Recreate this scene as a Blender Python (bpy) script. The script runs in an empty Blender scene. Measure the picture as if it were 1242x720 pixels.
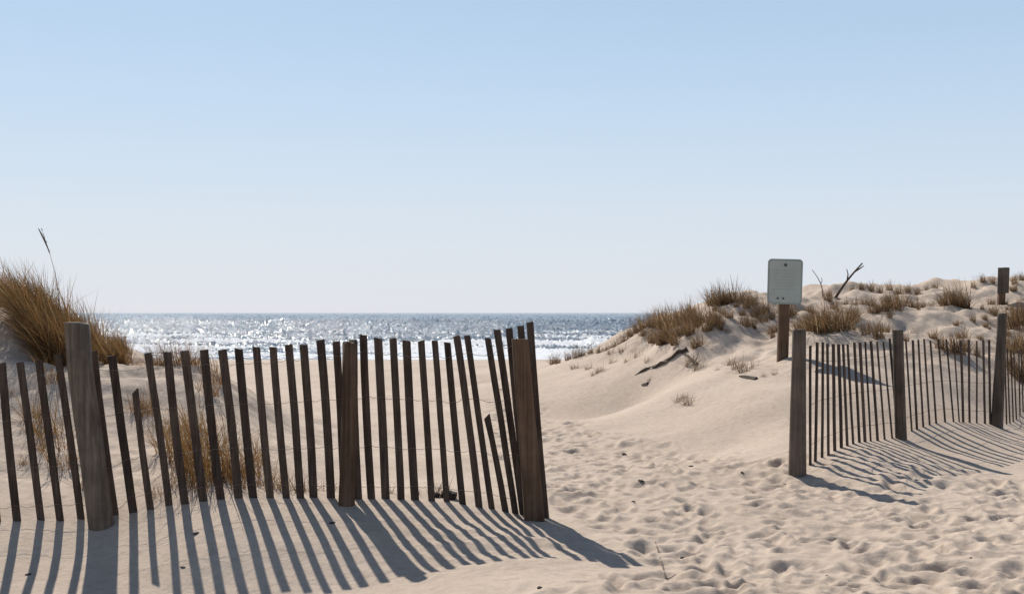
import bpy, bmesh, math, random
import numpy as np
from mathutils import Vector

random.seed(7)
rng = np.random.default_rng(7)
scene = bpy.context.scene
col = scene.collection

# ------------------------------------------------------------------ camera
EYE, FPX, CX, HY = 1.5, 1500.0, 621.0, 379.0          # eye height, focal in photo pixels, horizon row
cam_d = bpy.data.cameras.new('camera')
cam = bpy.data.objects.new('camera', cam_d); col.objects.link(cam)
cam.location = (0, 0, EYE); cam.rotation_euler = (math.radians(90), 0, 0)
cam_d.sensor_width = 36; cam_d.lens = 36 * FPX / 1242
cam_d.shift_y = (HY - 360) / 1242
cam_d.clip_start = 0.05; cam_d.clip_end = 60000
scene.camera = cam

# ------------------------------------------------------------------ sky, sun, exposure
SUN_EL, SUN_AZ = 40.8, -22.3                           # azimuth measured from +Y, negative = left
w = bpy.data.worlds.new('World'); scene.world = w; w.use_nodes = True
nt = w.node_tree; nt.nodes.clear()
sky = nt.nodes.new('ShaderNodeTexSky'); sky.sky_type = 'NISHITA'; sky.sun_disc = False
sky.sun_elevation = math.radians(SUN_EL); sky.sun_rotation = math.radians(SUN_AZ)
sky.altitude = 0; sky.air_density = 1.0; sky.dust_density = 0.4; sky.ozone_density = 3.0
bg = nt.nodes.new('ShaderNodeBackground'); bg.inputs['Strength'].default_value = 0.075
wo = nt.nodes.new('ShaderNodeOutputWorld')
# sea haze whitening the sky towards the horizon, the same all round
tcw = nt.nodes.new('ShaderNodeTexCoord'); spw = nt.nodes.new('ShaderNodeSeparateXYZ')
nt.links.new(tcw.outputs['Generated'], spw.inputs[0])
hz = nt.nodes.new('ShaderNodeValToRGB'); he = hz.color_ramp.elements
he[0].position, he[0].color = 0.0, (0.93,) * 3 + (1,)
he[1].position, he[1].color = 0.6, (0.0,) * 3 + (1,)
for _p, _v in ((0.06, 0.88), (0.15, 0.80), (0.25, 0.66), (0.38, 0.30)):
    _k = he.new(_p); _k.color = (_v, _v, _v, 1)
hm = nt.nodes.new('ShaderNodeMix'); hm.data_type = 'RGBA'
HZ = 1 / 0.075
hc = nt.nodes.new('ShaderNodeValToRGB'); ce = hc.color_ramp.elements
ce[0].position, ce[0].color = 0.0, (0.75 * HZ, 0.775 * HZ, 0.845 * HZ, 1)
ce[1].position, ce[1].color = 0.32, (0.50 * HZ, 0.70 * HZ, 0.93 * HZ, 1)
for _p, _c in ((0.08, (0.71, 0.785, 0.88)), (0.17, (0.60, 0.755, 0.93))):
    _k = ce.new(_p); _k.color = (_c[0] * HZ, _c[1] * HZ, _c[2] * HZ, 1)
nt.links.new(spw.outputs[2], hc.inputs[0]); nt.links.new(hc.outputs[0], hm.inputs[7])
nt.links.new(spw.outputs[2], hz.inputs[0]); nt.links.new(hz.outputs[0], hm.inputs[0]); nt.links.new(sky.outputs[0], hm.inputs[6])
nt.links.new(hm.outputs[2], bg.inputs[0]); nt.links.new(bg.outputs[0], wo.inputs[0])
sd = bpy.data.lights.new('sun', 'SUN'); sd.energy = 4.8; sd.angle = math.radians(0.53); sd.color = (1, 0.935, 0.85)
so = bpy.data.objects.new('sun', sd); col.objects.link(so)
_e, _a = math.radians(SUN_EL), math.radians(SUN_AZ)
sun_dir = Vector((math.sin(_a) * math.cos(_e), math.cos(_a) * math.cos(_e), math.sin(_e)))
so.rotation_euler = sun_dir.to_track_quat('Z', 'Y').to_euler(); so.location = (0, 0, 30)
scene.view_settings.view_transform = 'Standard'; scene.view_settings.look = 'None'
scene.view_settings.exposure = 0.0; scene.view_settings.gamma = 1.0
scene.view_settings.use_curve_mapping = False

# ------------------------------------------------------------------ helpers
def P(px, py, d):
    return ((px - CX) / FPX * d, d, EYE - (py - HY) / FPX * d)

def tag(o, label=None, cat=None, group=None, kind=None):
    for k, v in (('label', label), ('category', cat), ('group', group), ('kind', kind)):
        if v: o[k] = v
    return o

def mesh_obj(name, verts, faces, mat, parent=None, smooth=False):
    me = bpy.data.meshes.new(name); me.from_pydata(verts, [], faces); me.update()
    if smooth: me.polygons.foreach_set('use_smooth', [True] * len(me.polygons))
    me.materials.append(mat)
    o = bpy.data.objects.new(name, me); col.objects.link(o)
    if parent: o.parent = parent
    return o

def empty(name, loc):
    o = bpy.data.objects.new(name, None); col.objects.link(o); o.location = loc
    o.empty_display_size = 0.1
    return o

def grid_mesh(name, X, Y, Z, wrap=False):
    nr, nc = X.shape
    co = np.stack([X, Y, Z], -1).reshape(-1, 3).astype(np.float32)
    jn = nc if wrap else nc - 1
    i = np.arange(nr - 1)[:, None]; j = np.arange(jn)[None, :]; j2 = (j + 1) % nc
    q = np.stack([i * nc + j, i * nc + j2, (i + 1) * nc + j2, (i + 1) * nc + j], -1).reshape(-1, 4).astype(np.int32)
    q = q[:, ::-1]
    me = bpy.data.meshes.new(name)
    me.vertices.add(len(co)); me.vertices.foreach_set('co', co.ravel())
    me.loops.add(q.size); me.loops.foreach_set('vertex_index', q.ravel())
    me.polygons.add(len(q)); me.polygons.foreach_set('loop_start', np.arange(0, q.size, 4, dtype=np.int32))
    me.polygons.foreach_set('use_smooth', np.ones(len(q), bool))
    me.update(calc_edges=True); me.validate()
    return me

def vnoise(x, y, seed=0):
    xi = np.floor(x).astype(np.int64); yi = np.floor(y).astype(np.int64)
    fx = x - xi; fy = y - yi
    fx = fx * fx * fx * (fx * (fx * 6 - 15) + 10); fy = fy * fy * fy * (fy * (fy * 6 - 15) + 10)
    def h(a, b):
        n = (a * 374761393 + b * 668265263 + seed * 1442695041) & 0xFFFFFFFF
        n = ((n ^ (n >> 13)) * 1274126177) & 0xFFFFFFFF
        n = n ^ (n >> 16)
        return (n & 0xFFFF) / 32767.5 - 1.0
    a = h(xi, yi); b = h(xi + 1, yi); c = h(xi, yi + 1); d = h(xi + 1, yi + 1)
    return (a * (1 - fx) + b * fx) * (1 - fy) + (c * (1 - fx) + d * fx) * fy

def fbm(x, y, scale, octv, seed=0, gain=0.5):
    s = 0; a = 1.0; f = 1.0 / scale
    for k in range(octv):
        s = s + a * vnoise(x * f + 17.3 * k, y * f - 9.1 * k, seed + k); a *= gain; f *= 2.03
    return s

def sstep(a, b, x):
    t = np.clip((x - a) / (b - a), 0, 1); return t * t * (3 - 2 * t)

# ------------------------------------------------------------------ materials
def new_mat(name):
    m = bpy.data.materials.new(name); m.use_nodes = True
    t = m.node_tree; b = t.nodes['Principled BSDF']
    return m, t, b

def ramp(t, stops):
    r = t.nodes.new('ShaderNodeValToRGB')
    e = r.color_ramp.elements
    e[0].position, e[0].color = stops[0][0], (*stops[0][1], 1)
    e[1].position, e[1].color = stops[-1][0], (*stops[-1][1], 1)
    for p, c in stops[1:-1]:
        n = e.new(p); n.color = (*c, 1)
    return r

def noise(t, vec, scale, detail=4, rough=0.55):
    n = t.nodes.new('ShaderNodeTexNoise'); n.inputs['Scale'].default_value = scale
    n.inputs['Detail'].default_value = detail; n.inputs['Roughness'].default_value = rough
    if vec is not None: t.links.new(vec, n.inputs['Vector'])
    return n

def sand_mat():
    m, t, b = new_mat('sand'); L = t.links.new
    geo = t.nodes.new('ShaderNodeNewGeometry')
    n1 = noise(t, geo.outputs['Position'], 0.7, 5)
    r1 = ramp(t, [(0.3, (0.555, 0.445, 0.348)), (0.7, (0.63, 0.515, 0.412))])
    L(n1.outputs['Fac'], r1.inputs[0])
    n2 = noise(t, geo.outputs['Position'], 14, 6, 0.7)
    r2 = ramp(t, [(0.25, (0.80, 0.78, 0.76)), (0.55, (1, 1, 1)), (0.8, (1.06, 1.05, 1.04))])
    L(n2.outputs['Fac'], r2.inputs[0])
    mx = t.nodes.new('ShaderNodeMix'); mx.data_type = 'RGBA'; mx.blend_type = 'MULTIPLY'
    mx.inputs[0].default_value = 1.0
    L(r1.outputs[0], mx.inputs[6]); L(r2.outputs[0], mx.inputs[7])
    # dark specks of shell and plant litter lying in the sand
    n4 = noise(t, geo.outputs['Position'], 9, 3, 0.8)
    r4 = ramp(t, [(0.66, (1, 1, 1)), (0.74, (0.72, 0.68, 0.64))]); L(n4.outputs['Fac'], r4.inputs[0])
    mx2 = t.nodes.new('ShaderNodeMix'); mx2.data_type = 'RGBA'; mx2.blend_type = 'MULTIPLY'; mx2.inputs[0].default_value = 1.0
    L(mx.outputs[2], mx2.inputs[6]); L(r4.outputs[0], mx2.inputs[7])
    # wet sand beside the sea
    sep = t.nodes.new('ShaderNodeSeparateXYZ'); L(geo.outputs['Position'], sep.inputs[0])
    mr = t.nodes.new('ShaderNodeMapRange'); mr.inputs[1].default_value = -2.0; mr.inputs[2].default_value = -1.6
    L(sep.outputs[2], mr.inputs[0])
    mx3 = t.nodes.new('ShaderNodeMix'); mx3.data_type = 'RGBA'
    mx3.inputs[6].default_value = (0.24, 0.19, 0.15, 1)
    L(mr.outputs[0], mx3.inputs[0]); L(mx2.outputs[2], mx3.inputs[7])
    L(mx3.outputs[2], b.inputs['Base Color'])
    rr = t.nodes.new('ShaderNodeMapRange'); rr.inputs[1].default_value = 0; rr.inputs[2].default_value = 1
    rr.inputs[3].default_value = 0.25; rr.inputs[4].default_value = 0.95
    L(mr.outputs[0], rr.inputs[0]); L(rr.outputs[0], b.inputs['Roughness'])
    b.inputs['Specular IOR Level'].default_value = 0.25
    n3 = noise(t, geo.outputs['Position'], 26, 6, 0.7)
    n5 = noise(t, geo.outputs['Position'], 220, 2, 0.6)
    ad = t.nodes.new('ShaderNodeMath'); ad.operation = 'MULTIPLY_ADD'; ad.inputs[1].default_value = 0.16
    L(n5.outputs['Fac'], ad.inputs[0]); L(n3.outputs['Fac'], ad.inputs[2])
    bp = t.nodes.new('ShaderNodeBump'); bp.inputs['Strength'].default_value = 0.55; bp.inputs['Distance'].default_value = 0.022
    L(ad.outputs[0], bp.inputs['Height']); L(bp.outputs[0], b.inputs['Normal'])
    return m

def wood_mat(name, dark, mid, light, scale=1.0):
    m, t, b = new_mat(name); L = t.links.new
    tc = t.nodes.new('ShaderNodeTexCoord'); oi = t.nodes.new('ShaderNodeObjectInfo')
    av = t.nodes.new('ShaderNodeVectorMath'); av.operation = 'ADD'
    cx = t.nodes.new('ShaderNodeCombineXYZ')
    mu = t.nodes.new('ShaderNodeMath'); mu.operation = 'MULTIPLY'; mu.inputs[1].default_value = 37.0
    L(oi.outputs['Random'], mu.inputs[0]); L(mu.outputs[0], cx.inputs[2]); L(mu.outputs[0], cx.inputs[0])
    L(tc.outputs['Object'], av.inputs[0]); L(cx.outputs[0], av.inputs[1])
    mp = t.nodes.new('ShaderNodeMapping'); mp.inputs['Scale'].default_value = (60 * scale, 60 * scale, 2.5 * scale)
    L(av.outputs[0], mp.inputs[0])
    n1 = noise(t, mp.outputs[0], 1.0, 6, 0.65)
    r1 = ramp(t, [(0.28, dark), (0.5, mid), (0.75, light)]); L(n1.outputs['Fac'], r1.inputs[0])
    n2 = noise(t, av.outputs[0], 5.0, 4, 0.6)
    r2 = ramp(t, [(0.3, (0.62, 0.60, 0.58)), (0.7, (1.15, 1.1, 1.05))]); L(n2.outputs['Fac'], r2.inputs[0])
    mx = t.nodes.new('ShaderNodeMix'); mx.data_type = 'RGBA'; mx.blend_type = 'MULTIPLY'; mx.inputs[0].default_value = 1.0
    L(r1.outputs[0], mx.inputs[6]); L(r2.outputs[0], mx.inputs[7])
    hs = t.nodes.new('ShaderNodeHueSaturation')
    mr = t.nodes.new('ShaderNodeMapRange'); mr.inputs[3].default_value = 0.75; mr.inputs[4].default_value = 1.3
    L(oi.outputs['Random'], mr.inputs[0]); L(mr.outputs[0], hs.inputs['Value']); L(mx.outputs[2], hs.inputs['Color'])
    L(hs.outputs[0], b.inputs['Base Color'])
    b.inputs['Roughness'].default_value = 0.85; b.inputs['Specular IOR Level'].default_value = 0.2
    bp = t.nodes.new('ShaderNodeBump'); bp.inputs['Strength'].default_value = 0.7; bp.inputs['Distance'].default_value = 0.004
    L(n1.outputs['Fac'], bp.inputs['Height']); L(bp.outputs[0], b.inputs['Normal'])
    return m

def grass_mat(name, stops):
    m, t, b = new_mat(name); L = t.links.new
    at = t.nodes.new('ShaderNodeAttribute'); at.attribute_name = 'tone'
    r = ramp(t, stops); L(at.outputs['Fac'], r.inputs[0])
    L(r.outputs[0], b.inputs['Base Color']); b.inputs['Roughness'].default_value = 0.6
    b.inputs['Specular IOR Level'].default_value = 0.25
    tr = t.nodes.new('ShaderNodeBsdfTranslucent'); L(r.outputs[0], tr.inputs['Color'])
    mx = t.nodes.new('ShaderNodeMixShader'); mx.inputs[0].default_value = 0.45
    out = t.nodes['Material Output']
    L(b.outputs[0], mx.inputs[1]); L(tr.outputs[0], mx.inputs[2]); L(mx.outputs[0], out.inputs['Surface'])
    return m

def plain_mat(name, c, rough=0.7, var=0.25, scale=8, metal=0.0):
    m, t, b = new_mat(name); L = t.links.new
    tc = t.nodes.new('ShaderNodeTexCoord')
    n = noise(t, tc.outputs['Object'], scale, 5)
    r = ramp(t, [(0.3, tuple(k * (1 - var) for k in c)), (0.7, tuple(k * (1 + var) for k in c))])
    L(n.outputs['Fac'], r.inputs[0]); L(r.outputs[0], b.inputs['Base Color'])
    b.inputs['Roughness'].default_value = rough; b.inputs['Metallic'].default_value = metal
    return m

def sea_mat():
    m, t, b = new_mat('sea_water'); L = t.links.new
    geo = t.nodes.new('ShaderNodeNewGeometry')
    b.inputs['Base Color'].default_value = (0.10, 0.14, 0.18, 1)
    b.inputs['Roughness'].default_value = 0.13; b.inputs['IOR'].default_value = 1.33
    n1 = noise(t, geo.outputs['Position'], 0.8, 6, 0.62)
    n2 = noise(t, geo.outputs['Position'], 3.0, 4, 0.6)
    ad = t.nodes.new('ShaderNodeMath'); ad.operation = 'MULTIPLY_ADD'; ad.inputs[1].default_value = 0.22
    L(n2.outputs['Fac'], ad.inputs[0]); L(n1.outputs['Fac'], ad.inputs[2])
    bp = t.nodes.new('ShaderNodeBump'); bp.inputs['Strength'].default_value = 1.0; bp.inputs['Distance'].default_value = 0.45
    L(ad.outputs[0], bp.inputs['Height']); L(bp.outputs[0], b.inputs['Normal'])
    at = t.nodes.new('ShaderNodeAttribute'); at.attribute_name = 'foam'
    n3 = noise(t, geo.outputs['Position'], 0.9, 6, 0.7)
    sb = t.nodes.new('ShaderNodeMath'); sb.operation = 'MULTIPLY_ADD'; sb.inputs[1].default_value = 1.0
    L(n3.outputs['Fac'], sb.inputs[0]); L(at.outputs['Fac'], sb.inputs[2])
    r = ramp(t, [(0.86, (0, 0, 0)), (1.0, (1, 1, 1))]); L(sb.outputs[0], r.inputs[0])
    fo = t.nodes.new('ShaderNodeBsdfDiffuse'); fo.inputs['Color'].default_value = (0.82, 0.84, 0.86, 1)
    mx = t.nodes.new('ShaderNodeMixShader'); out = t.nodes['Material Output']
    L(r.outputs[0], mx.inputs[0]); L(b.outputs[0], mx.inputs[1]); L(fo.outputs[0], mx.inputs[2])
    L(mx.outputs[0], out.inputs['Surface'])
    return m

M = {
    'sand': sand_mat(), 'sea': sea_mat(),
    'slat': wood_mat('weathered_slat', (0.042, 0.030, 0.025), (0.082, 0.061, 0.050), (0.135, 0.106, 0.088)),
    'post_grey': wood_mat('grey_post', (0.085, 0.068, 0.055), (0.155, 0.128, 0.105), (0.24, 0.205, 0.17), 0.6),
    'post_brown': wood_mat('brown_post', (0.060, 0.037, 0.024), (0.115, 0.075, 0.050), (0.17, 0.118, 0.082), 0.6),
    'post_light': wood_mat('pale_post', (0.10, 0.078, 0.065), (0.19, 0.152, 0.128), (0.28, 0.235, 0.20), 0.6),
    'grass_left': grass_mat('tawny_grass', [(0, (0.17, 0.080, 0.030)), (0.45, (0.27, 0.145, 0.055)), (0.75, (0.16, 0.115, 0.045)), (1, (0.40, 0.27, 0.14))]),
    'grass_right': grass_mat('dry_grass', [(0, (0.10, 0.055, 0.028)), (0.4, (0.235, 0.135, 0.066)), (0.72, (0.12, 0.09, 0.045)), (1, (0.42, 0.30, 0.18))]),
    'grass_dead': grass_mat('dead_grass', [(0, (0.10, 0.065, 0.04)), (0.5, (0.20, 0.13, 0.075)), (1, (0.34, 0.26, 0.17))]),
    'wire': plain_mat('rusty_wire', (0.20, 0.16, 0.13), 0.6, 0.3, 30),
    'sign': plain_mat('sign_paint', (0.40, 0.445, 0.41), 0.5, 0.06, 6),
    'sign_edge': plain_mat('sign_border', (0.29, 0.33, 0.305), 0.5, 0.08, 6),
    'print': plain_mat('sign_print', (0.33, 0.37, 0.34), 0.6, 0.1, 20),
    'bolt': plain_mat('bolt_metal', (0.09, 0.08, 0.075), 0.5, 0.2, 40, 0.6),
    'drift': wood_mat('driftwood', (0.05, 0.036, 0.028), (0.10, 0.078, 0.06), (0.17, 0.135, 0.11)),
    'dark': plain_mat('dark_debris', (0.045, 0.034, 0.028), 0.9, 0.4, 25),
    'twig': plain_mat('twig_bark', (0.14, 0.10, 0.075), 0.9, 0.3, 40),
    'shell': plain_mat('shell', (0.72, 0.70, 0.66), 0.5, 0.08, 30),
}

# ------------------------------------------------------------------ terrain heights
def fence_d(px):                       # depth of the near fence line
    return 8.5 + (px - 110) / 540 * 0.42

cp = []
def c(px, py, d): cp.append(P(px, py, d))
def cw(x, y, z): cp.append((x, y, z))
# foreground and the drift at the near fence
for a in [(-150, 720, 7.3), (0, 720, 7.3), (150, 720, 7.32), (300, 720, 7.3), (430, 720, 7.2), (550, 718, 6.95), (640, 705, 6.95), (760, 692, 7.2),
          (700, 660, 8.0), (680, 720, 6.6), (860, 720, 6.6), (1000, 720, 6.6), (1242, 720, 6.6), (900, 640, 8.6), (1050, 660, 8.0), (1242, 660, 8.0),
          (-200, 630, 8.5), (20, 628, 8.58), (98, 627, 8.62), (125, 642, 8.5), (183, 611, 8.68), (246, 607, 8.72), (307, 604, 8.76), (364, 605, 8.8), (420, 614, 8.75),
          (486, 607, 8.9), (542, 604, 8.94), (596, 615, 8.95), (625, 621, 8.96), (662, 632, 8.95), (720, 622, 9.3),
          (120, 675, 8.0), (250, 660, 7.95), (350, 660, 7.95), (480, 660, 7.95), (580, 665, 7.8),
          # left dune behind the fence
          (20, 570, 9.5), (20, 480, 11.0), (0, 390, 12.5), (-100, 385, 12.5), (60, 402, 12.8), (130, 420, 13.0), (200, 429, 13.0), (260, 441, 13.0), (290, 466, 13.0),
          (330, 500, 13.5), (150, 530, 10.4), (200, 475, 11.5), (250, 545, 10.0), (300, 572, 9.7), (345, 582, 9.8), (400, 588, 9.8), (370, 535, 12.3), (400, 500, 17.5),
          (480, 592, 9.7), (560, 590, 9.9),
          (500, 555, 12.2), (500, 500, 18.4), (550, 452, 31.5), (450, 452, 31.5), (300, 452, 31.5), (620, 560, 12.0), (600, 500, 18.5),
          # path
          (760, 600, 10.2), (800, 560, 12.4), (700, 560, 12.4), (760, 500, 18.4), (690, 462, 26.5), (850, 600, 10.2), (640, 460, 27.5),
          # right dune
          (850, 552, 13.1), (850, 500, 15.0), (850, 460, 16.5), (820, 432, 18.8), (840, 398, 20.0), (862, 376, 21.0), (800, 386, 23.0), (760, 432, 21.5), (760, 403, 25.0),
          (720, 424, 27.0), (690, 434, 29.5), (668, 441, 31.5),
          (948, 433, 16.5), (900, 480, 14.8), (930, 525, 13.1), (900, 392, 19.5), (900, 366, 20.8), (1000, 402, 18.5), (1000, 358, 22.0), (1060, 442, 16.0), (1000, 472, 14.2), (980, 522, 12.7),
          (1150, 452, 16.2), (1150, 482, 15.0), (1100, 402, 19.0), (1050, 347, 23.0), (1100, 346, 23.2), (1200, 402, 19.0), (1200, 342, 23.5), (1150, 343, 23.4), (1242, 342, 23.5), (1300, 339, 23.5),
          (1217, 367, 21.0), (1240, 440, 17.2), (1300, 420, 18.5),
          # far fence and its drift
          (967, 581, 11.2), (985, 562, 11.45), (1020, 541, 11.9), (1050, 532, 12.3), (1093, 531, 12.8), (1115, 516, 13.1), (1165, 513, 13.7), (1209, 516, 14.2), (1242, 519, 14.9), (1300, 520, 15.2),
          (1040, 593, 10.55), (1095, 606, 9.85), (1050, 565, 11.2), (1120, 562, 11.6), (1200, 570, 11.4), (1150, 536, 12.7), (1242, 548, 12.4), (1320, 560, 12.0), (1150, 620, 9.3), (1242, 620, 9.3)]:
    c(*a)
for a in [(-6.3, 14.3, 1.5), (-5.3, 14.2, 1.32), (-7.5, 14.3, 1.62), (-6.6, 15.3, 1.5), (-7.8, 15.4, 1.6), (-6.5, 18, .7), (-4, 17, .25), (-8, 22, .3), (-3.5, 22, 0), (-6, 30, 0), (-9.5, 13.5, 1.9), (-13, 11, 2.0), (-11, 8.5, .9), (-8, 5, -.2), (-12, 5, -.1), (-14, 18, 1.6), (-20, 14, 1.8),
          (-24, 22, 1.0), (-20, 32, .1), (-12, 36, 0), (0, 38, 0), (6, 38, 0), (-25, 5, .3), (-3, 4.5, -.2), (-3, 2, -.1), (3, 3, 0), (8, 4, 0), (0, -4, 0), (-10, -6, 0), (10, -6, 0), (0, -25, 0), (25, -10, 0), (-25, -12, 0),
          (12, 17, 1.4), (14, 23, 2.2), (12, 11, .2), (11, 8, 0), (20, 25, 2.1), (20, 12, .5), (4, 29, .55), (7, 30, .9), (11, 31, .9), (20, 34, .6), (14, 38, .05), (24, 4, .1), (30, 20, 1.6), (-32, 30, .6)]:
    cw(*a)
for x in (-60, -40, -25, -10, 0, 10, 25, 40, 60):
    for y in (44, 70):
        cw(x, y, None)
def base_y(y):
    return -2.35 * np.clip((y - 36) / 66, 0, 1.9) * sstep(34, 48, y)
cpa = [(x, y, float(base_y(np.array(float(y)))) if z is None else z) for x, y, z in cp]
CPX = np.array([[p[0], p[1]] for p in cpa]); CPZ = np.array([p[2] for p in cpa]) - base_y(CPX[:, 1])
def rk(dx, dy): return np.sqrt(dx * dx + dy * dy + 0.30)
A = rk(CPX[:, 0][:, None] - CPX[:, 0], CPX[:, 1][:, None] - CPX[:, 1])
nP = len(cpa)
A2 = np.zeros((nP + 1, nP + 1)); A2[:nP, :nP] = A - np.eye(nP) * 0.06; A2[nP, :nP] = 1; A2[:nP, nP] = 1
SOL = np.linalg.solve(A2, np.append(CPZ, 0.0))

def base_h(x, y):
    x = np.asarray(x, float); y = np.asarray(y, float)
    s = np.full(x.shape, SOL[nP])
    for k in range(nP):
        s = s + SOL[k] * rk(x - CPX[k, 0], y - CPX[k, 1])
    far = sstep(45, 75, np.hypot(x, y - 15))
    return s * (1 - far) + base_y(y)

def trample(x, y):
    """1 where feet have churned the sand: the path between the fences and the ground before them."""
    xl = np.interp(y, [3, 6.6, 7.2, 9.0, 10.5, 13, 20, 30], [-1.2, -0.15, 0.75, 0.42, -0.2, -0.3, -.5, -1.0])
    m = sstep(-0.05, 0.25, x - xl)
    yt = np.interp(x, [0, 1, 2, 2.6, 3.2, 6], [22, 15, 12.8, 11.6, 10.7, 11.2])
    return m * (1 - sstep(-0.3, 1.0, y - yt)) * sstep(1.0, 3.0, y + 0 * x)

def detail_h(x, y):
    d = np.hypot(x, y)
    near = 1 - sstep(35, 70, d)
    tr = trample(x, y)
    z = 0.030 * fbm(x, y, 1.6, 3, 5) * near
    z += (0.005 + 0.0 * tr) * fbm(x, y, 0.33, 3, 11) * near
    z += 0.013 * tr * fbm(x, y * 1.15, 0.34, 4, 21, 0.62)
    # lumpy, kicked-about drift at both fences
    dr = np.exp(-((x - 3.5) / 0.9) ** 2 - ((y - 11.1) / 0.9) ** 2) + np.exp(-((x + 0.1) / 0.9) ** 2 - ((y - 8.0) / 0.7) ** 2)
    z += 0.018 * dr * fbm(x, y, 0.22, 3, 25, 0.55)
    lft = sstep(1.4, 2.2, -x) * sstep(8.9, 9.6, y) * (1 - sstep(14, 16, y))
    z += 0.032 * lft * fbm(x, y, 0.55, 4, 51, 0.55)
    # hummocky vegetated dune tops
    zb = np.clip(base_h_cache(x, y), 0, 3)
    hum = sstep(0.55, 1.1, zb) * near
    z += hum * (0.12 * fbm(x, y, 1.0, 4, 31, 0.55) + 0.035 * fbm(x, y, 0.42, 3, 37))
    return z

def base_h_cache(x, y):
    global _bh
    if _bh is not None and _bh.shape == np.shape(x): return _bh
    return base_h(x, y)
_bh = None

def height(x, y):
    x = np.asarray(x, float); y = np.asarray(y, float)
    return base_h(x, y) + detail_h(x, y)
def h1(x, y): return float(height(np.array([x]), np.array([y]))[0])

def hits(pts):
    """points of the ground seen at the given photo pixels"""
    px = np.array([p[0] for p in pts], float); py = np.array([p[1] for p in pts], float)
    d = np.full(px.shape, 6.0); done = np.zeros(px.shape, bool)
    for _ in range(700):
        zr = EYE - (py - HY) / FPX * d
        hgt = base_h((px - CX) / FPX * d, d)
        done |= zr <= hgt + 0.005
        if done.all(): break
        d = np.where(done, d, d * 1.003 + 0.002)
        done |= d > 33
    return [((a - CX) / FPX * b, b, h1((a - CX) / FPX * b, b)) for a, b in zip(px, d)]

# ------------------------------------------------------------------ the sand sheet
half = math.radians(28)
th = np.concatenate([np.linspace(-math.pi, -half, 70)[:-1], np.linspace(-half, half, 640), np.linspace(half, math.pi, 70)[1:-1]])
rows = [0.25, 0.6, 1, 1.5, 2, 2.5, 3, 3.5, 4, 4.4, 4.8, 5.1, 5.4]
d = 5.6
while d < 150:
    rows.append(d); d *= 1.003 if d < 24 else 1.0095
rows += list(np.geomspace(155, 4000, 20))
R_, T_ = np.meshgrid(np.array(rows), th, indexing='ij')
GX = R_ * np.sin(T_); GY = R_ * np.cos(T_)
_b = base_h(GX, GY); _bh = _b
GZ = _b + detail_h(GX, GY); _bh = None
# footprints pressed into the path
rowa = np.array(rows)
n_fp = 0
cand = []
for _ in range(7400):
    yy = 5.4 + 17.5 * random.random() ** 1.55
    xx = random.uniform(-1.2, 8.5)
    cand.append((xx, yy))
ca = np.array(cand); tm = trample(ca[:, 0], ca[:, 1])
for (xx, yy), t_ in zip(cand, tm):
    if random.random() > t_ * 0.8: continue
    r0, a0 = math.hypot(xx, yy), math.atan2(xx, yy)
    if abs(a0) > half: continue
    ln = random.uniform(0.09, 0.165); wd = random.uniform(0.05, 0.085); dep = random.uniform(0.009, 0.032) * (0.5 + 0.5 * t_)
    if random.random() < 0.35: ln *= 0.7; wd *= 0.9; dep *= 0.7
    ang = random.gauss(0.25, 0.55) if random.random() < 0.75 else random.uniform(0, 3.14)
    i0, i1 = np.searchsorted(rowa, [r0 - 0.42, r0 + 0.42]); j0, j1 = np.searchsorted(th, [a0 - 0.42 / r0, a0 + 0.42 / r0])
    dx = GX[i0:i1, j0:j1] - xx; dy = GY[i0:i1, j0:j1] - yy
    u = dx * math.sin(ang) + dy * math.cos(ang); v = dx * math.cos(ang) - dy * math.sin(ang)
    q = np.sqrt((u / ln) ** 2 + (v / wd) ** 2) * (1 + 0.12 * np.sin(3 * np.arctan2(v, u) + xx * 9))
    prof = -dep * (1 - sstep(0.25, 1.15, q)) + dep * 0.32 * np.exp(-((q - 1.42) / 0.33) ** 2)
    GZ[i0:i1, j0:j1] += prof; n_fp += 1
# two shallow wheel ruts in the corner of the path
rut = lambda s: np.exp(-(s / 0.10) ** 2)
sx = (GX - 2.55); ry = 6.75 + 0.06 * sx
fade = sstep(2.2, 3.0, GX) * (1 - sstep(9, 11, GX)) * (np.abs(T_) < half)
for off in (0.0, 0.22, 0.42):
    GZ -= 0.018 * fade * rut(GY - ry - off) * (1 + 0.4 * np.sin(GX * 26))
# scoops and drifts at posts
me = grid_mesh('sand', GX, GY, GZ, wrap=True)
me.materials.append(M['sand'])
ground = bpy.data.objects.new('sand', me); col.objects.link(ground); tag(ground, kind='structure')
print('sand quads', len(me.polygons), 'footprints', n_fp)

# ------------------------------------------------------------------ the sea
SEA = -2.1
st = np.concatenate([np.linspace(-1.35, -0.45, 30)[:-1], np.linspace(-0.45, 0.45, 640), np.linspace(0.45, 1.35, 30)[1:]])
sr = []
d = 84.0
while d < 4200:
    sr.append(d); d += max(0.5, d * (0.0055 if d < 500 else 0.011))
sr += list(np.geomspace(4300, 30000, 24))
SR, ST = np.meshgrid(np.array(sr), st, indexing='ij')
SX = SR * np.sin(ST); SY = SR * np.cos(ST)
amp = 1 - sstep(2500, 4200, SR)
SZ = np.full(SX.shape, SEA)
for k in range(34):
    lam = 1.9 * 1.065 ** k
    a = rng.normal(0, 0.8); kx, ky = math.sin(a) * 6.283 / lam, math.cos(a) * 6.283 / lam
    ph = SX * kx + SY * ky + rng.uniform(0, 6.28)
    SZ += amp * 0.0075 * lam ** 0.85 * np.sin(ph + 0.35 * np.sin(ph)) * (1 - 0.6 * (1 - sstep(100, 150, SY)))
_sp = np.clip(SR * 0.0055, 0.5, 3.0)
SZ += amp * 0.17 * _sp * rng.normal(0, 1, SX.shape) * sstep(95, 130, SY)
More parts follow.
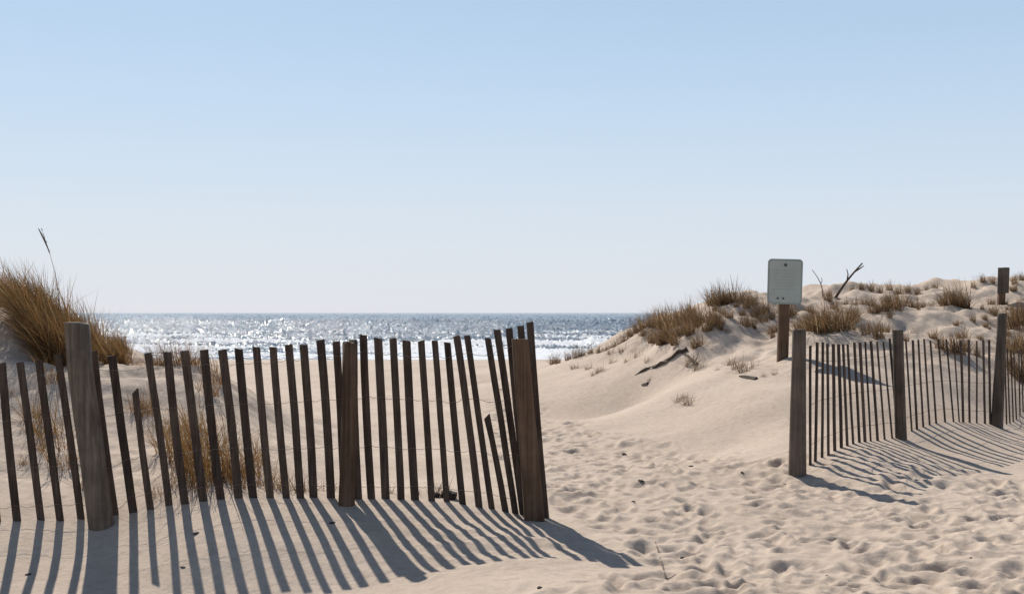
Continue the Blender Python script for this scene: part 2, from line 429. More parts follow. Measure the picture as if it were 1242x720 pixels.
wob = 9 * fbm(SX, SY * 0.4, 34, 3, 77)
foam = np.zeros(SX.shape)
for (yc, wdt, am, hgt) in ((100, 12, .80, .05), (118, 16, .80, .15), (141, 18, .74, .22), (170, 13, .62, .3), (206, 7, .45, .35)):
    s = SY - yc - wob - 4 * fbm(SX, SY, 11, 2, 90 + yc)
    gap = 0.80 + 0.4 * fbm(SX, SY * 0 + yc, 30, 2, yc) - 0.30 * sstep(0, 40, SX) * (yc > 110)
    foam = np.maximum(foam, am * np.clip(gap, 0, 1) * np.exp(-np.where(s < 0, s / wdt, s / (wdt * 0.45)) ** 2))
    SZ += hgt * np.exp(-np.where(s < 0, s / 3.0, s / 5.0) ** 2)
me = grid_mesh('sea', SX, SY, SZ)
fa = me.attributes.new('foam', 'FLOAT', 'POINT'); fa.data.foreach_set('value', foam.astype(np.float32).ravel())
me.materials.append(M['sea'])
sea = bpy.data.objects.new('sea', me); col.objects.link(sea); tag(sea, kind='structure')

# ------------------------------------------------------------------ solid builders
def stave(name, mat, base, top, w, t, parent, yaw=0.0, bow=0.0, taper=1.0, rings=6, jit=0.0, pointed=0.0, buried=0.15):
    """a sawn stave between two world points; sunk into the sand at its foot"""
    base = Vector(base); top = Vector(top); ax = (top - base)
    foot = base - ax.normalized() * buried
    ax = top - foot; L = ax.length
    o_loc = foot - Vector(parent.location)
    vs, fs = [], []
    c_, s_ = math.cos(yaw), math.sin(yaw)
    for i in range(rings):
        f = i / (rings - 1)
        b_ = bow * math.sin(f * math.pi); ww = w * (1 + (taper - 1) * f) / 2; tt = t / 2
        jx, jy = random.uniform(-jit, jit), random.uniform(-jit, jit)
        cxy = ax * f
        ch = 0.22
        for (a, b) in ((-1, -1 + ch), (-1 + ch * tt / ww, -1), (1 - ch * tt / ww, -1), (1, -1 + ch), (1, 1 - ch), (1 - ch * tt / ww, 1), (-1 + ch * tt / ww, 1), (-1, 1 - ch)):
            lx, ly = a * ww + jx + b_, b * tt + jy
            dz = 0.0
            if i == rings - 1: dz = pointed * a + random.uniform(-0.004, 0.004)
            vs.append((cxy.x + lx * c_ - ly * s_, cxy.y + lx * s_ + ly * c_, cxy.z + dz))
    n = 8
    for i in range(rings - 1):
        for k in range(n):
            fs.append((i * n + k, i * n + (k + 1) % n, (i + 1) * n + (k + 1) % n, (i + 1) * n + k))
    fs.append(tuple(range(n - 1, -1, -1))); fs.append(tuple((rings - 1) * n + k for k in range(n)))
    o = mesh_obj(name, vs, fs, mat, parent); o.location = o_loc
    return o

def round_post(name, mat, base, top, r0, r1, parent, sides=20, rings=12, rough=0.03, dome=0.012, notch=0.0, buried=0.35, split=0):
    base = Vector(base); top = Vector(top); ax = top - base
    foot = base - ax.normalized() * buried; ax = top - foot
    vs, fs = [], []
    sd_ = random.randint(0, 999)
    for i in range(rings):
        f = i / (rings - 1)
        for k in range(sides):
            a = 6.2832 * k / sides
            rr = (r0 + (r1 - r0) * f) * (1 + rough * float(vnoise(np.array(math.cos(a) * 2.2 + sd_), np.array(f * 4 + math.sin(a) * 2.2))) )
            if i == rings - 1: rr *= 0.93
            z = ax.z * f
            if i == rings - 2: z = ax.z - dome
            if i == rings - 1 and split: z -= 0.028 * max(0, float(vnoise(np.array(math.cos(a) * 3.1), np.array(math.sin(a) * 3.1 + sd_))))
            vs.append((ax.x * f + rr * math.cos(a), ax.y * f + rr * math.sin(a), z))
    for i in range(rings - 1):
        for k in range(sides):
            fs.append((i * sides + k, i * sides + (k + 1) % sides, (i + 1) * sides + (k + 1) % sides, (i + 1) * sides + k))
    b = len(vs); vs.append((ax.x, ax.y, ax.z + 0.004)); tp = (rings - 1) * sides
    for k in range(sides): fs.append((tp + k, tp + (k + 1) % sides, b))
    fs.append(tuple(range(sides - 1, -1, -1)))
    o = mesh_obj(name, vs, fs, mat, parent, smooth=True)
    o.data.polygons.foreach_set('use_smooth', [len(p.vertices) == 4 and p.index < (rings - 2) * sides for p in o.data.polygons])
    o.location = foot - Vector(parent.location) if parent else foot
    return o

def tube(vs, fs, pts, r, sides=5, taper=None):
    b0 = len(vs); n = len(pts); P_ = [Vector(p) for p in pts]
    for i, p in enumerate(P_):
        t_ = (P_[min(i + 1, n - 1)] - P_[max(i - 1, 0)]).normalized()
        u = t_.cross(Vector((0.3, 1, 0.2)));
        if u.length < 1e-3: u = t_.cross(Vector((1, 0, 0)))
        u.normalize(); v = t_.cross(u)
        rr = r if taper is None else r + (taper - r) * i / (n - 1)
        for k in range(sides):
            a = 6.2832 * k / sides
            vs.append(tuple(p + u * rr * math.cos(a) + v * rr * math.sin(a)))
    for i in range(n - 1):
        for k in range(sides):
            fs.append((b0 + i * sides + k, b0 + i * sides + (k + 1) % sides, b0 + (i + 1) * sides + (k + 1) % sides, b0 + (i + 1) * sides + k))
    fs.append(tuple(b0 + k for k in range(sides - 1, -1, -1))); fs.append(tuple(b0 + (n - 1) * sides + k for k in range(sides)))

def wire(parent, pts, r=0.0018):
    vs, fs = [], []
    off = Vector(parent.location)
    tube(vs, fs, [Vector(p) - off for p in pts], r, 4)
    o = mesh_obj('wire', vs, fs, M['wire'], parent, smooth=True)
    return o

# ------------------------------------------------------------------ near snow fence
near = empty('snow_fence', P(330, 606, fence_d(330)))
tag(near, 'dark slatted sand fence with wide gaps and two broken short slats below grassy dune', 'fence', 'slatted fences flanking the path')
S1 = [(-48, 443, -30, 631), (-22, 441, -4, 630), (2, 440, 21, 628), (24.5, 439, 49.5, 628), (47, 437, 73, 626), (70, 430, 98, 625), (112, 426, 141, 640), (135.5, 431, 162, 615), (164, 474, 183, 611),
      (179.5, 428, 204.5, 609), (203, 427, 225, 607), (224, 425, 246.5, 606), (247.7, 424, 268.6, 606), (269.6, 424, 289, 604), (289.5, 422.5, 307.5, 604), (311, 421, 328, 604),
      (331, 420.5, 348, 606), (350, 417.6, 364, 605), (368, 417.6, 380, 605), (388.6, 412, 401, 607), (408, 414, 417, 606), (428, 412, 435, 606), (440.5, 406, 451, 606), (458.5, 410, 467.7, 607), (476.5, 410, 486, 607),
      (493, 413, 504, 608), (511, 413, 523.6, 608), (527.5, 413, 542, 605), (542.6, 415, 561.5, 613), (554, 407, 581, 614), (566.4, 407, 596.5, 615.5), (590.7, 504.6, 612.6, 617),
      (591.7, 410, 625, 620), (603, 400, 634.5, 622), (617.4, 398, 643, 625), (631, 395, 651, 627), (642.7, 390.4, 662.6, 632)]
wire_pts = {f: [] for f in (0.09, 0.36, 0.66, 0.90)}
short = {(164, 474), (590.7, 504.6)}
for (tx, ty, bx_, by_) in S1:
    d0 = fence_d(bx_) + 0.115 + random.uniform(-0.012, 0.012)
    b = Vector(P(bx_, by_, d0)); b.z = min(b.z, h1(b.x, b.y) + 0.0); dt = d0 + random.uniform(-0.05, 0.02)
    t_ = Vector(P(tx, ty, dt))
    wd = random.uniform(0.050, 0.060) if bx_ < 520 else random.uniform(0.044, 0.052)
    is_short = (tx, ty) in short
    o = stave('slat', M['slat'], b, t_, wd, 0.017, near, yaw=random.uniform(-0.25, 0.25), bow=random.uniform(-0.012, 0.012), jit=0.0015,
              pointed=0.02 if is_short else random.uniform(-0.005, 0.005), taper=0.8 if is_short else 1.0)
    if is_short: o['label'] = 'short broken slat with a splintered top'
    full = Vector((b.x + (t_.x - b.x), t_.y, EYE - (418 - HY) / FPX * dt)) if is_short else t_
    for f in wire_pts:
        p = full.lerp(b, f)
        if not is_short or f > 0.6: wire_pts[f].append(p + Vector((0, -0.012, random.uniform(-0.006, 0.006))))
for f, pts in wire_pts.items():
    dense = []
    for k in range(len(pts) - 1):
        a, b = pts[k], pts[k + 1]
        for s in range(4):
            u = s / 4; p = a.lerp(b, u); p.z -= 0.010 * math.sin(u * math.pi) * (1 + random.random()); dense.append(p)
    dense.append(pts[-1]); wire(near, dense)
# posts of the near fence
def grd(p): return h1(p[0], p[1])
b = P(123, 643, 8.5); round_post('post', M['post_grey'], (b[0], b[1], grd(b)), P(90, 391, 8.47), 0.089, 0.082, near, rough=0.05)['label'] = 'thick rounded grey post leaning to one side'
b = P(420, 616, 8.72); round_post('post', M['post_brown'], (b[0], b[1], grd(b)), P(425.5, 414, 8.73), 0.062, 0.052, near, rough=0.09, split=1)['label'] = 'thin round brown post with a split top'
b = P(648, 632, 8.86); stave('post', M['post_brown'], (b[0], b[1], grd(b)), P(630.5, 411, 8.86), 0.150, 0.10, near, yaw=0.06, taper=0.78, rings=8, jit=0.002, buried=0.35)['label'] = 'squared brown end post by the path'

# ------------------------------------------------------------------ far snow fence
far = empty('snow_fence', P(1050, 531, 12.2))
tag(far, 'slatted sand fence with close thin slats standing on the drift below the sign', 'fence', 'slatted fences flanking the path')
def far_d(px): return float(np.interp(px, [960, 967, 1093, 1209, 1250, 1330], [11.15, 11.2, 12.8, 14.2, 15.8, 18.4]))
k3 = lambda x, y: (940 + x / 3.272, 380 + y / 3.272)
k2 = lambda x, y: (940 + x / 2.573, 360 + y / 2.573)
S2 = []
for tx, ty, bx_, by_ in [(140, 128, 140, 590), (168, 115, 160, 572), (190, 115, 187, 555), (208, 120, 212, 540), (232, 122, 238, 525), (252, 122, 263, 515), (270, 122, 287, 507), (288, 122, 310, 500),
                         (315, 115, 335, 492), (337, 115, 357, 490), (358, 112, 380, 490), (380, 110, 407, 488), (405, 112, 435, 490), (430, 112, 465, 495), (455, 100, 488, 498)]:
    S2.append((*k3(tx, ty), *k3(bx_, by_)))
for tx, bx_, by_ in [(408, 427, 412), (430, 443, 402), (447, 463, 394), (465, 483, 392), (485, 503, 391), (510, 531, 391), (535, 557, 391), (558, 575, 393), (580, 587, 394), (605, 607, 396), (630, 630, 398), (650, 655, 399), (668, 672, 401)]:
    S2.append((*k2(tx, 134 + random.uniform(-4, 4)), *k2(bx_, by_)))
for k in range(18):
    x = 1219 + k * 4.1
    S2.append((x - 1 + random.uniform(-1.3, 1.3), 424 + k * 0.6 + random.uniform(-3, 3), x + 2, 519))
wp2 = {f: [] for f in (0.16, 0.5, 0.84)}
for i, (tx, ty, bx_, by_) in enumerate(S2):
    d0 = far_d(bx_) + 0.07
    b = Vector(P(bx_, by_, d0)); b.z = min(b.z, h1(b.x, b.y))
    t_ = Vector(P(tx, ty, d0 + random.uniform(-0.03, 0.03)))
    yaw = 1.05 if bx_ < 1209 else 1.2
    stave('slat', M['slat'], b, t_, 0.050, 0.015, far, yaw=yaw + random.uniform(-0.15, 0.15), bow=random.uniform(-0.008, 0.008), jit=0.001)
    for f in wp2: wp2[f].append(t_.lerp(b, f) + Vector((-0.011, -0.006, random.uniform(-0.005, 0.005))))
for f, pts in wp2.items(): wire(far, pts, 0.0022)
b = P(967, 581, 11.2); round_post('post', M['post_light'], (b[0], b[1], grd(b) - 0.02), P(969.5, 399.5, 11.2), 0.084, 0.060, far, rough=0.04)['label'] = 'pale round end post thicker at its foot'
b = P(1093, 532, 12.75); round_post('post', M['post_grey'], (b[0], b[1], grd(b) - 0.02), P(1088.5, 400, 12.75), 0.060, 0.055, far, rough=0.04)
b = P(1209, 517, 14.15); round_post('post', M['post_grey'], (b[0], b[1], grd(b) - 0.02), P(1216, 380, 14.15), 0.074, 0.050, far, rough=0.04)['label'] = 'tall leaning grey post'

# ------------------------------------------------------------------ sign on its post
sg_d = 16.5
sb = P(949, 433, sg_d); sbz = h1(sb[0], sb[1])
sign = empty('beach_sign', (sb[0], sb[1], sbz))
tag(sign, 'pale grey green notice board with rounded corners on a brown wooden post', 'sign')
off = Vector(sign.location)
stave('post', M['post_brown'], (sb[0], sb[1], sbz), P(952, 330, sg_d), 0.140, 0.10, sign, rings=5, buried=0.3, jit=0.001)
c_tl, c_tr, c_br, c_bl = [Vector(P(x, y, sg_d - 0.053)) - off for x, y in ((931.6, 313.5), (974, 314.5), (972.3, 369.5), (930.2, 368))]
def quadpt(u, v):
    return c_bl.lerp(c_br, u).lerp(c_tl.lerp(c_tr, u), v)
def rounded(u0, v0, u1, v1, ru, rv, n=6):
    pts = []
    for (cx_, cy_, a0) in ((u1 - ru, v1 - rv, 0), (u0 + ru, v1 - rv, 90), (u0 + ru, v0 + rv, 180), (u1 - ru, v0 + rv, 270)):
        for k in range(n + 1):
            a = math.radians(a0 + 90 * k / n); pts.append((cx_ + ru * math.cos(a), cy_ + rv * math.sin(a)))
    return pts
def plate(name, mat, uv, y0, y1, parent):
    n = len(uv); vs = []
    for yy in (y0, y1):
        for u, v in uv:
            p = quadpt(u, v); vs.append((p.x, p.y + yy, p.z))
    fs = [tuple(range(n)), tuple(range(2 * n - 1, n - 1, -1))]
    for k in range(n): fs.append((k, (k + 1) % n, n + (k + 1) % n, n + k))
    return mesh_obj(name, vs, fs, mat, parent)
panel = plate('panel', M['sign_edge'], rounded(0, 0, 1, 1, 0.11, 0.085), -0.006, 0.004, sign)
face = plate('panel_face', M['sign'], rounded(0.05, 0.038, 0.95, 0.962, 0.08, 0.06), -0.009, -0.005, panel)
for k in range(7):                                                  # faint worn lines of print
    v = 0.74 - k * 0.07; ln = random.uniform(0.30, 0.38); u = 0.5 - ln
    while u < 0.5 + ln - 0.03:
        wl = random.uniform(0.035, 0.12)
        plate('print_line', M['print'], [(u, v), (min(u + wl, 0.5 + ln), v), (min(u + wl, 0.5 + ln), v + 0.02), (u, v + 0.02)], -0.0105, -0.0085, panel)
        u += wl + 0.03
for (u, v, r) in ((0.50, 0.865, 0.045), (0.30, 0.125, 0.03), (0.46, 0.125, 0.03)):
    plate('bolt', M['bolt'], [(u + r * math.cos(a * 0.7854), v + r * 0.76 * math.sin(a * 0.7854)) for a in range(8)], -0.02, -0.008, panel)

# lone square marker post up on the dune
mb = hits([(1214, 366)])[0]
md = mb[1]
mk = empty('marker_post', mb)
tag(mk, 'short squared post with a dark boxed cap standing alone on the dune top', 'post')
stave('shaft', M['post_brown'], mb, P(1215, 352, md), 0.11, 0.10, mk, rings=4, buried=0.25)
stave('cap', M['post_grey'], P(1216.5, 354, md), P(1217.5, 324.5, md), 0.17, 0.14, mk, yaw=0.75, rings=4, buried=0.02)

# ------------------------------------------------------------------ grass
def blades_mesh(name, roots, mat, hmin, hmax, lean, spread, width, droop=0.35, tone=(0, 1), seed=0, hs=1.0):
    """many curved tapering blades; roots are (x,y,z) points"""
    r = np.random.default_rng(seed); n = len(roots); R0 = np.array(roots, float)
    Hh = r.uniform(hmin, hmax, n) * (0.55 + 0.45 * r.random(n) ** 0.5) * hs
    az = r.uniform(0, 6.283, n); sp = np.abs(r.normal(0, spread, n))
    dx = lean[0] + sp * np.cos(az); dy = lean[1] + sp * np.sin(az)
    segs = 4; V = np.zeros((n, segs * 2 + 1, 3)); tn = r.uniform(tone[0], tone[1], n)
    wa = r.uniform(0, 3.1416, n); wx, wy = np.cos(wa), np.sin(wa); W = width * r.uniform(0.6, 1.3, n)
    dr = droop * r.uniform(0.3, 1.6, n)
    for s in range(segs + 1):
        f = s / segs
        bx = R0[:, 0] + Hh * (dx * f + dr * dx * f * f * 1.4)
        by = R0[:, 1] + Hh * (dy * f + dr * dy * f * f * 1.4)
        hz = np.sqrt(dx * dx + dy * dy)
        bz = R0[:, 2] - 0.02 + Hh * f / np.sqrt(1 + hz * hz) * (1 - dr * 0.55 * np.minimum(hz, 1.2) * f)
        if s < segs:
            ww = W * (1 - 0.75 * f) * 0.5
            V[:, 2 * s] = np.stack([bx - wx * ww, by - wy * ww, bz], -1); V[:, 2 * s + 1] = np.stack([bx + wx * ww, by + wy * ww, bz], -1)
        else:
            V[:, 2 * s] = np.stack([bx, by, bz], -1)
    k = segs * 2 + 1; faces = []
    for i in range(n):
        o = i * k
        for s in range(segs - 1): faces.append((o + 2 * s, o + 2 * s + 1, o + 2 * s + 3, o + 2 * s + 2))
        faces.append((o + 2 * segs - 2, o + 2 * segs - 1, o + 2 * segs))
    me = bpy.data.meshes.new(name); me.from_pydata(V.reshape(-1, 3).tolist(), [], faces); me.update()
    a = me.attributes.new('tone', 'FLOAT', 'POINT'); a.data.foreach_set('value', np.repeat(tn, k).astype(np.float32))
    me.materials.append(mat)
    return me

# the thick grass mass along the left dune's crest
pts = []
for _ in range(26000):
    px = random.uniform(-160, 160)
    top = np.interp(px, [-160, 0, 60, 130, 160], [375, 378, 398, 419, 424])
    low = np.interp(px, [-160, 0, 30, 60, 100, 140, 160], [4, 4, 16, 44, 32, 10, 4])
    py = top - 3 + low * random.random() ** 1.3
    pts.append((px, py))
pts = [p for p in pts if vnoise(np.array(p[0] / 14), np.array(p[1] / 10), 3) > -0.42][:15000]
xs = np.array([p[0] for p in pts]); ys = np.array([p[1] for p in pts])
dd = np.full(xs.shape, 9.3); dn = np.zeros(xs.shape, bool)
for _ in range(420):                                               # walk the sight line down to the slope
    hh = base_h((xs - CX) / FPX * dd, dd); dn |= (EYE - (ys - HY) / FPX * dd) <= hh + 0.004
    dd = np.where(dn, dd, dd * 1.0012); dn |= dd > 13.6
dd = np.where(xs < 45 + rng.normal(0, 14, xs.shape), np.where(ys < 396, rng.uniform(13.9, 15.3, dd.shape), dd), dd + rng.uniform(0, 0.45, dd.shape) * (dd > 12.3))
gx = (xs - CX) / FPX * dd; gz = height(gx, dd)
me = blades_mesh('beach_grass', np.stack([gx, dd, gz], -1), M['grass_left'], 0.46, 0.86, (-0.40, 0.02), 0.28, 0.0085, 0.4, seed=4, hs=np.interp(xs, [0, 50, 90, 135, 160], [1.05, 1.02, 0.95, 0.72, 0.5]))
bgm = bpy.data.objects.new('beach_grass', me); col.objects.link(bgm)
tag(bgm, 'thick tawny beach grass bending over the crest of the steep dune', 'grass', kind='stuff')

def tuft_mesh(name, n, rad, hmin, hmax, lean, spread, mat, width, seed, tone=(0, 1), droop=0.4):
    r = np.random.default_rng(seed)
    a = r.uniform(0, 6.283, n); q = rad * np.sqrt(r.random(n))
    return blades_mesh(name, np.stack([q * np.cos(a), q * np.sin(a), np.zeros(n) - 0.02], -1), mat, hmin, hmax, lean, spread, width, droop, tone, seed)

def place_tuft(me, loc, sc, label, group, cat='grass'):
    o = bpy.data.objects.new('grass_tuft', me); col.objects.link(o)
    o.location = loc; o.rotation_euler = (0, 0, random.uniform(-0.7, 0.7)); o.scale = (sc * random.uniform(.85, 1.2), sc * random.uniform(.85, 1.2), sc)
    return tag(o, label, cat, group)

VR = [tuft_mesh('dune_tuft', 95, 0.11, 0.24, 0.50, (-0.10, 0), 0.42, M['grass_right'], 0.010, 40 + k) for k in range(5)]
VD = [tuft_mesh('dead_tuft', 60, 0.10, 0.16, 0.34, (0.05, 0), 0.75, M['grass_dead'], 0.010, 60 + k, droop=0.6) for k in range(4)]
VB = [tuft_mesh('bush_tuft', 170, 0.15, 0.22, 0.58, (-0.10, 0), 0.5, M['grass_right'], 0.010, 80 + k) for k in range(6)]
VL = [tuft_mesh('left_tuft', 85, 0.15, 0.22, 0.62, (-0.12, 0), 0.46, M['grass_left'], 0.007, 100 + k, tone=(0, 0.9)) for k in range(4)]

def tufts(lst, meshes, unit_h, label, group):
    for (px, py, hp), loc in zip(lst, hits([(a, b) for a, b, _ in lst])):
        sc = hp * loc[1] / FPX / unit_h * (1.0 if meshes is VB else 1.12 if px > 640 else 1.3 if 160 < px < 260 and py < 460 else 1.0)
        place_tuft(random.choice(meshes), loc, sc, label, group)

# crest of the far dune, either side of the sign
tufts([(866, 375, 30), (880, 373, 31), (893, 371, 28), (906, 370, 20), (914, 372, 18), (873, 376, 24)], VB, 0.42,
      'brown beachgrass tuft on the dune shoulder just short of the sign', 'tufts on the dune shoulder')
tufts([(776, 402, 20), (786, 403, 26), (797, 404, 30), (808, 403, 31), (818, 401, 32), (829, 400, 32), (840, 399, 30), (849, 402, 26), (766, 404, 16), (795, 412, 24), (812, 414, 26), (828, 411, 24), (803, 420, 20), (838, 414, 22),
       (846, 424, 22), (858, 412, 20), (868, 404, 22), (820, 425, 18), (864, 408, 18)], VB, 0.42,
      'bushy olive brown grass clump on the seaward nose of the dune', 'clumps on the dune nose')
tufts([(672, 440, 16), (677, 440, 12), (690, 435, 14), (699, 433, 17), (706, 431, 14), (716, 427, 13), (727, 424, 12), (737, 420, 12), (746, 416, 14), (753, 413, 14), (760, 408, 16)], VR, 0.40,
      'small grass tuft on the low end of the dune beside the sea', 'tufts on the low dune end')
tufts([(903, 394, 20), (911, 392, 17), (926, 386, 18), (936, 384, 18), (962, 380, 16)], VR, 0.40, 'small tawny tuft on the sand just behind the sign', 'tufts behind the sign')
tufts([(978, 400, 32), (990, 404, 38), (1002, 407, 42), (1013, 405, 40), (1022, 399, 36), (1030, 393, 28), (996, 396, 36), (985, 393, 30), (1034, 388, 24), (1008, 394, 36)], VB, 0.42,
      'large tawny grass clump between the sign and the close slatted fence', 'large clumps beside the sign')
tufts([(1045, 352, 11), (1056, 351, 13), (1067, 352, 12), (1079, 350, 14), (1090, 352, 15), (1101, 350, 13), (1113, 351, 12), (1124, 350, 10), (1134, 350, 12), (1181, 348, 10), (1193, 347, 12), (1204, 347, 10), (1231, 345, 12), (1240, 344, 12),
       (1006, 358, 10), (1034, 353, 10)], VR, 0.40, 'small grass tuft on the skyline of the far dune', 'tufts along the dune skyline')
tufts([(1150, 369, 30), (1157, 370, 38), (1164, 371, 34), (1168, 369, 26)], VB, 0.44, 'tall rusty grass clump standing on the dune crest', 'tall clumps on the dune crest')
tufts([(1084, 378, 28), (1090, 374, 24), (1104, 370, 22), (1110, 372, 20), (1066, 378, 16), (1059, 368, 14), (1203, 366, 14), (1076, 366, 16), (1130, 372, 10), (1180, 392, 12), (1192, 376, 10)], VR, 0.40,
      'mid sized dark tuft on the bare sand of the dune top', 'tufts on the dune top')
tufts([(1052, 412, 22), (1066, 416, 24), (1074, 410, 16), (1110, 408, 14), (1140, 428, 20), (1152, 432, 26), (1163, 433, 28), (1172, 430, 22), (1186, 436, 16), (1068, 400, 20), (1098, 420, 14)], VR, 0.40,
      'thin grass tuft just behind the close slatted fence', 'tufts behind the far fence')
tufts([(1231, 398, 36), (1240, 392, 38), (1250, 400, 38), (1229, 424, 32), (1239, 432, 38), (1250, 430, 38), (1224, 446, 26), (1235, 456, 30), (1246, 462, 32), (1262, 410, 40), (1265, 450, 40)], VB, 0.42,
      'dense tall grass clump behind the tall leaning fence post', 'clumps behind the leaning post')
tufts([(894, 444, 18), (905, 446, 20), (886, 438, 14), (915, 440, 10), (728, 452, 12), (720, 456, 9), (697, 447, 9), (714, 449, 10), (822, 484, 12), (834, 487, 15), (829, 480, 10), (838, 442, 20), (846, 447, 16), (788, 462, 7), (742, 442, 10),
       (760, 440, 9), (773, 432, 12), (785, 440, 10), (755, 428, 10), (740, 430, 9), (940, 452, 7), (870, 447, 7), (925, 455, 8)], VD, 0.26,
      'sparse dead stubble poking from the dune face', 'dead stubble on the dune face')
# random extra growth on the vegetated dune tops
extra = []
while len(extra) < 105:
    px = random.uniform(775, 1245); topy = np.interp(px, [775, 860, 1000, 1245], [408, 380, 362, 348]); lowy = np.interp(px, [775, 860, 960, 1245], [425, 415, 395, 425])
    extra.append((px, random.uniform(topy, lowy), random.uniform(5, 12) + 8 * random.random() ** 4))
tufts([e for e in extra if e[0] < 930], VR + VD + VB, 0.36, 'tiny scattered tuft on the dune nose among the bushy clumps', 'tiny tufts on the dune nose')
tufts([e for e in extra if 930 <= e[0] < 1060], VR + VD + VB, 0.36, 'tiny scattered tuft around the large clumps beside the sign', 'tiny tufts beside the sign')
tufts([e for e in extra if e[0] >= 1060], VR + VD + VB, 0.36, 'tiny scattered tuft on the slope above the close slatted fence', 'tiny tufts above the far fence')

# left dune: tufts behind the near fence
tufts([(187, 433, 24), (196, 432, 32), (208, 434, 36), (219, 436, 34), (231, 440, 30), (243, 446, 28), (256, 452, 26), (176, 428, 18), (165, 427, 16), (226, 432, 28), (236, 436, 24)], VL, 0.5,
      'thin wispy grass tuft on the dune edge against the glittering sea', 'wispy tufts on the dune edge')
tufts([(42, 505, 56), (55, 520, 66), (66, 540, 70), (76, 562, 54), (30, 560, 20), (60, 470, 46)], VL, 0.5,
      'reddish grass tuft on the slope by the thick grey post', 'reddish tufts by the thick post')
tufts([(166, 496, 40), (174, 500, 44), (181, 493, 34)], VL, 0.5, 'spiky red brown tuft on bare sand above the short broken slat', 'spiky tufts above the broken slat')
tufts([(212, 548, 66), (226, 560, 80), (238, 572, 84), (250, 578, 86), (262, 582, 80), (274, 584, 76), (286, 580, 70), (298, 575, 70), (312, 560, 60), (240, 540, 66), (258, 548, 70), (230, 520, 56), (206, 520, 50), (252, 480, 44), (262, 470, 40),
       (190, 600, 30), (318, 590, 46), (335, 594, 44), (290, 594, 40), (244, 594, 50), (222, 590, 46)], VL, 0.5,
      'tangled orange brown grass tuft low on the slope behind the fence slats', 'tangled tufts behind the near fence')
tufts([(352, 596, 34), (372, 598, 26), (398, 598, 22), (470, 600, 16), (526, 600, 18), (535, 598, 24), (505, 600, 12), (8, 480, 18), (100, 590, 20)], VD, 0.26,
      'few thin dead stalks at the foot of the near fence', 'dead stalks at the near fence')

# ------------------------------------------------------------------ stalks, branches and litter
def stalk(px0, py0, px1, py1, d, r, mat, name, label, cat, head=None, fork=None):
    b = Vector(P(px0, py0, d)); b.z = h1(b.x, b.y) - 0.02
    t_ = Vector(P(px1, py1, d)); root = empty(name, b)
    pts = []
    for k in range(9):
        f = k / 8; p = b.lerp(t_, f); p.x += 0.06 * math.sin(f * 3.14) * (1 if px1 < px0 else -0.5); pts.append(p - b)
    vs, fs = [], []; tube(vs, fs, pts, r, 6, r * 0.45); mesh_obj('stem', vs, fs, mat, root, True)
    if head:
        vs, fs = [], []
        hp = [pts[-1].lerp(pts[-3], u) + Vector((-0.03 * (1 - u) ** 2, 0, -0.0)) for u in (0, .2, .4, .6, .8, 1)]
        hr = [0.004, head, head * 1.15, head * 1.05, head * 0.8, 0.004]
        for k in range(5):
            tube(vs, fs, [hp[k], hp[k].lerp(hp[k + 1], 0.5), hp[k + 1]], hr[k], 6, hr[k + 1])
        for k in range(22):
            u = random.random(); p = pts[-1].lerp(pts[-3], u); q = p + Vector((random.uniform(-.012, .012), random.uniform(-.012, .012), random.uniform(.0, .03)))
            tube(vs, fs, [p, q], 0.003, 3, 0.001)
        mesh_obj('seed_head', vs, fs, M['twig'], root)
    if fork:
        for (f0, ex, ey, rr) in fork:
            a = pts[int(f0 * 8)]; e = Vector(P(ex, ey, d)) - b
            vs, fs = [], []; tube(vs, fs, [a, a.lerp(e, 0.5) + Vector((0.02, 0, 0.01)), e], rr, 6, rr * 0.4); mesh_obj('twig', vs, fs, mat, root, True)
    return tag(root, label, cat)
stalk(72, 400, 50, 277, 12.9, 0.0035, M['twig'], 'seed_stalk', 'tall grass stalk with dark seed head above the grassy crest', 'plant', head=0.008)
stalk(1013, 358, 1046, 319, 21.8, 0.026, M['drift'], 'dead_branch', 'bare dark branch sticking up from the dune skyline near the sign', 'branch', fork=[(0.55, 1027, 326, .014), (0.8, 1048, 322, .016), (0.4, 1030, 338, .010)])
stalk(998, 360, 985, 327, 21.8, 0.010, M['drift'], 'dead_weed', 'thin pale dead stem on the skyline between sign and bare branch', 'plant', fork=[(0.5, 996, 336, .007)])

def lump(name, px, py, rx, ry, rz, mat, label, cat, group=None, seed=0, d=None):
    loc = hits([(px, py)])[0] if d is None else (P(px, py, d)[0], d, h1(P(px, py, d)[0], d))
    bm = bmesh.new(); bmesh.ops.create_icosphere(bm, subdivisions=2, radius=1)
    r = random.Random(seed)
    for v in bm.verts:
        k = 1 + r.uniform(-0.22, 0.22); v.co = Vector((v.co.x * rx * k, v.co.y * ry * k, v.co.z * rz * k))
    me = bpy.data.meshes.new(name); bm.to_mesh(me); bm.free(); me.materials.append(mat)
    o = bpy.data.objects.new(name, me); col.objects.link(o); o.location = (loc[0], loc[1], loc[2] + rz * 0.35); o.rotation_euler = (0, 0, r.uniform(0, 3))
    return tag(o, label, cat, group)
lump('seaweed_clump', 545, 604, 0.075, 0.06, 0.045, M['dark'], 'dark lump of washed up debris against the foot of the fence', 'debris', seed=3, d=9.12)
lump('seaweed_clump', 527, 605, 0.045, 0.04, 0.025, M['dark'], 'small dark debris scrap beside the bigger lump under the fence', 'debris', seed=4, d=9.10)
pb = [(757, 551, .030), (777, 588, .034), (838, 566, .022), (828, 669, .020), (769, 664, .014), (900, 575, .018), (655, 716, .015), (768, 610, .016), (951, 589, .026), (1003, 690, .014), (1178, 679, .014), (1104, 702, .012), (953, 660, .014)]
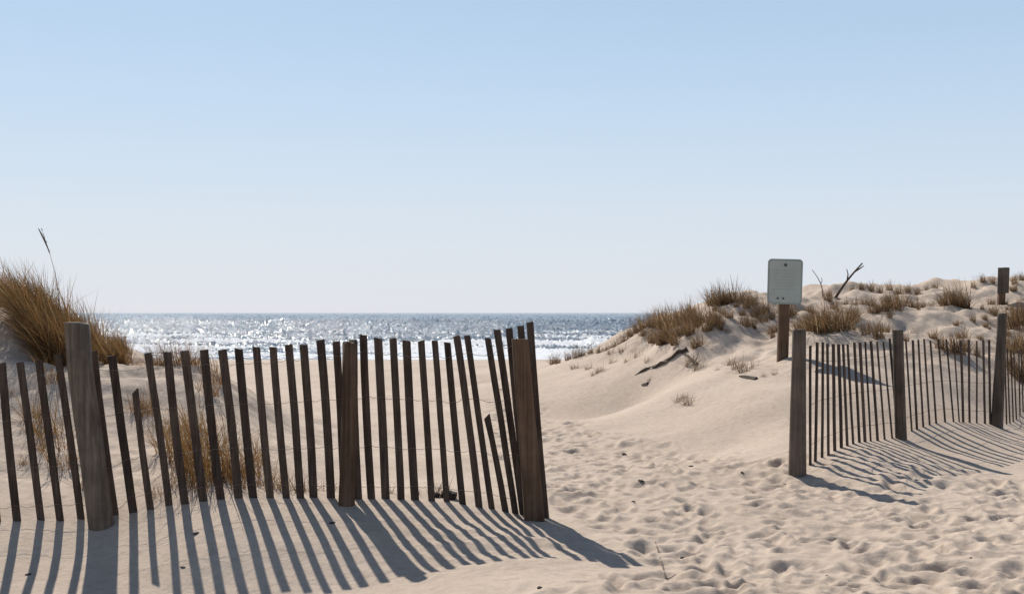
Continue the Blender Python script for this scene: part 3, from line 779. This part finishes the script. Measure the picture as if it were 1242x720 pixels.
for k, (px, py, r) in enumerate(pb):
    lump('pebble', px, py, r, r * 0.8, r * 0.55, M['dark'], 'small dark pebble lying on the trodden sand path', 'pebble', 'dark pebbles on the path', 20 + k)
for k, (px, py, r) in enumerate([(723, 536, .022), (735, 526, .014)]):
    lump('shell', px, py, r, r * 0.8, r * 0.5, M['shell'], 'tiny white shell on the path beside the end post', 'shell', 'white shells on the path', 50 + k)
for k, (px, py, r) in enumerate([(238, 648, .018), (34, 696, .014), (222, 690, .012), (403, 636, .016)]):
    lump('bark_scrap', px, py, r * 1.6, r, r * 0.4, M['dark'], 'dark scrap of bark on the striped sand before the fence', 'debris', 'bark scraps before the fence', 60 + k)

def ground_wood(name, pix, r, mat, label, cat, group=None, lift=-0.1):
    hp = hits(pix); b = Vector(hp[0]); root_pts = [Vector(p) - b + Vector((0, 0, r * lift)) for p in hp]
    vs, fs = [], []; tube(vs, fs, root_pts, r, 7, r * 0.45)
    if r > 0.01: vs = [(a + random.gauss(0, r * 0.28), b_ + random.gauss(0, r * 0.28), c_ + random.gauss(0, r * 0.3)) for a, b_, c_ in vs]
    o = mesh_obj(name, vs, fs, mat, None, r < 0.01); o.location = b
    return tag(o, label, cat, group)
ground_wood('driftwood', [(834, 428), (829, 430), (823, 433), (816, 437), (809, 440), (803, 444), (797, 446), (790, 448), (783, 451), (777, 453), (771, 456)], 0.042, M['drift'], 'long dark strip for the shadowed eroded ledge down the dune nose', 'driftwood')  # dark wood strip standing in for an eroded sand ledge and its shadow
ground_wood('driftwood', [(846, 441), (836, 436), (826, 431)], 0.028, M['drift'], 'short dark strip for ledge shadow at the head of the long strip', 'driftwood')  # shorter dark strip carrying the same ledge shadow further up
ground_wood('driftwood', [(786, 466), (779, 468)], 0.035, M['drift'], 'stubby dark driftwood chunk below the long ledge strip', 'driftwood')
ground_wood('driftwood', [(918, 459), (904, 456), (897, 455)], 0.03, M['drift'], 'thin dark stick lying on smooth sand below the sign', 'driftwood')
ground_wood('twig', [(795, 655), (801, 672), (806, 688), (807, 697), (812, 697), (820, 692)], 0.005, M['twig'], 'thin bent twig lying across the footprints', 'twig', lift=1.2)
print('objects', len(bpy.data.objects))
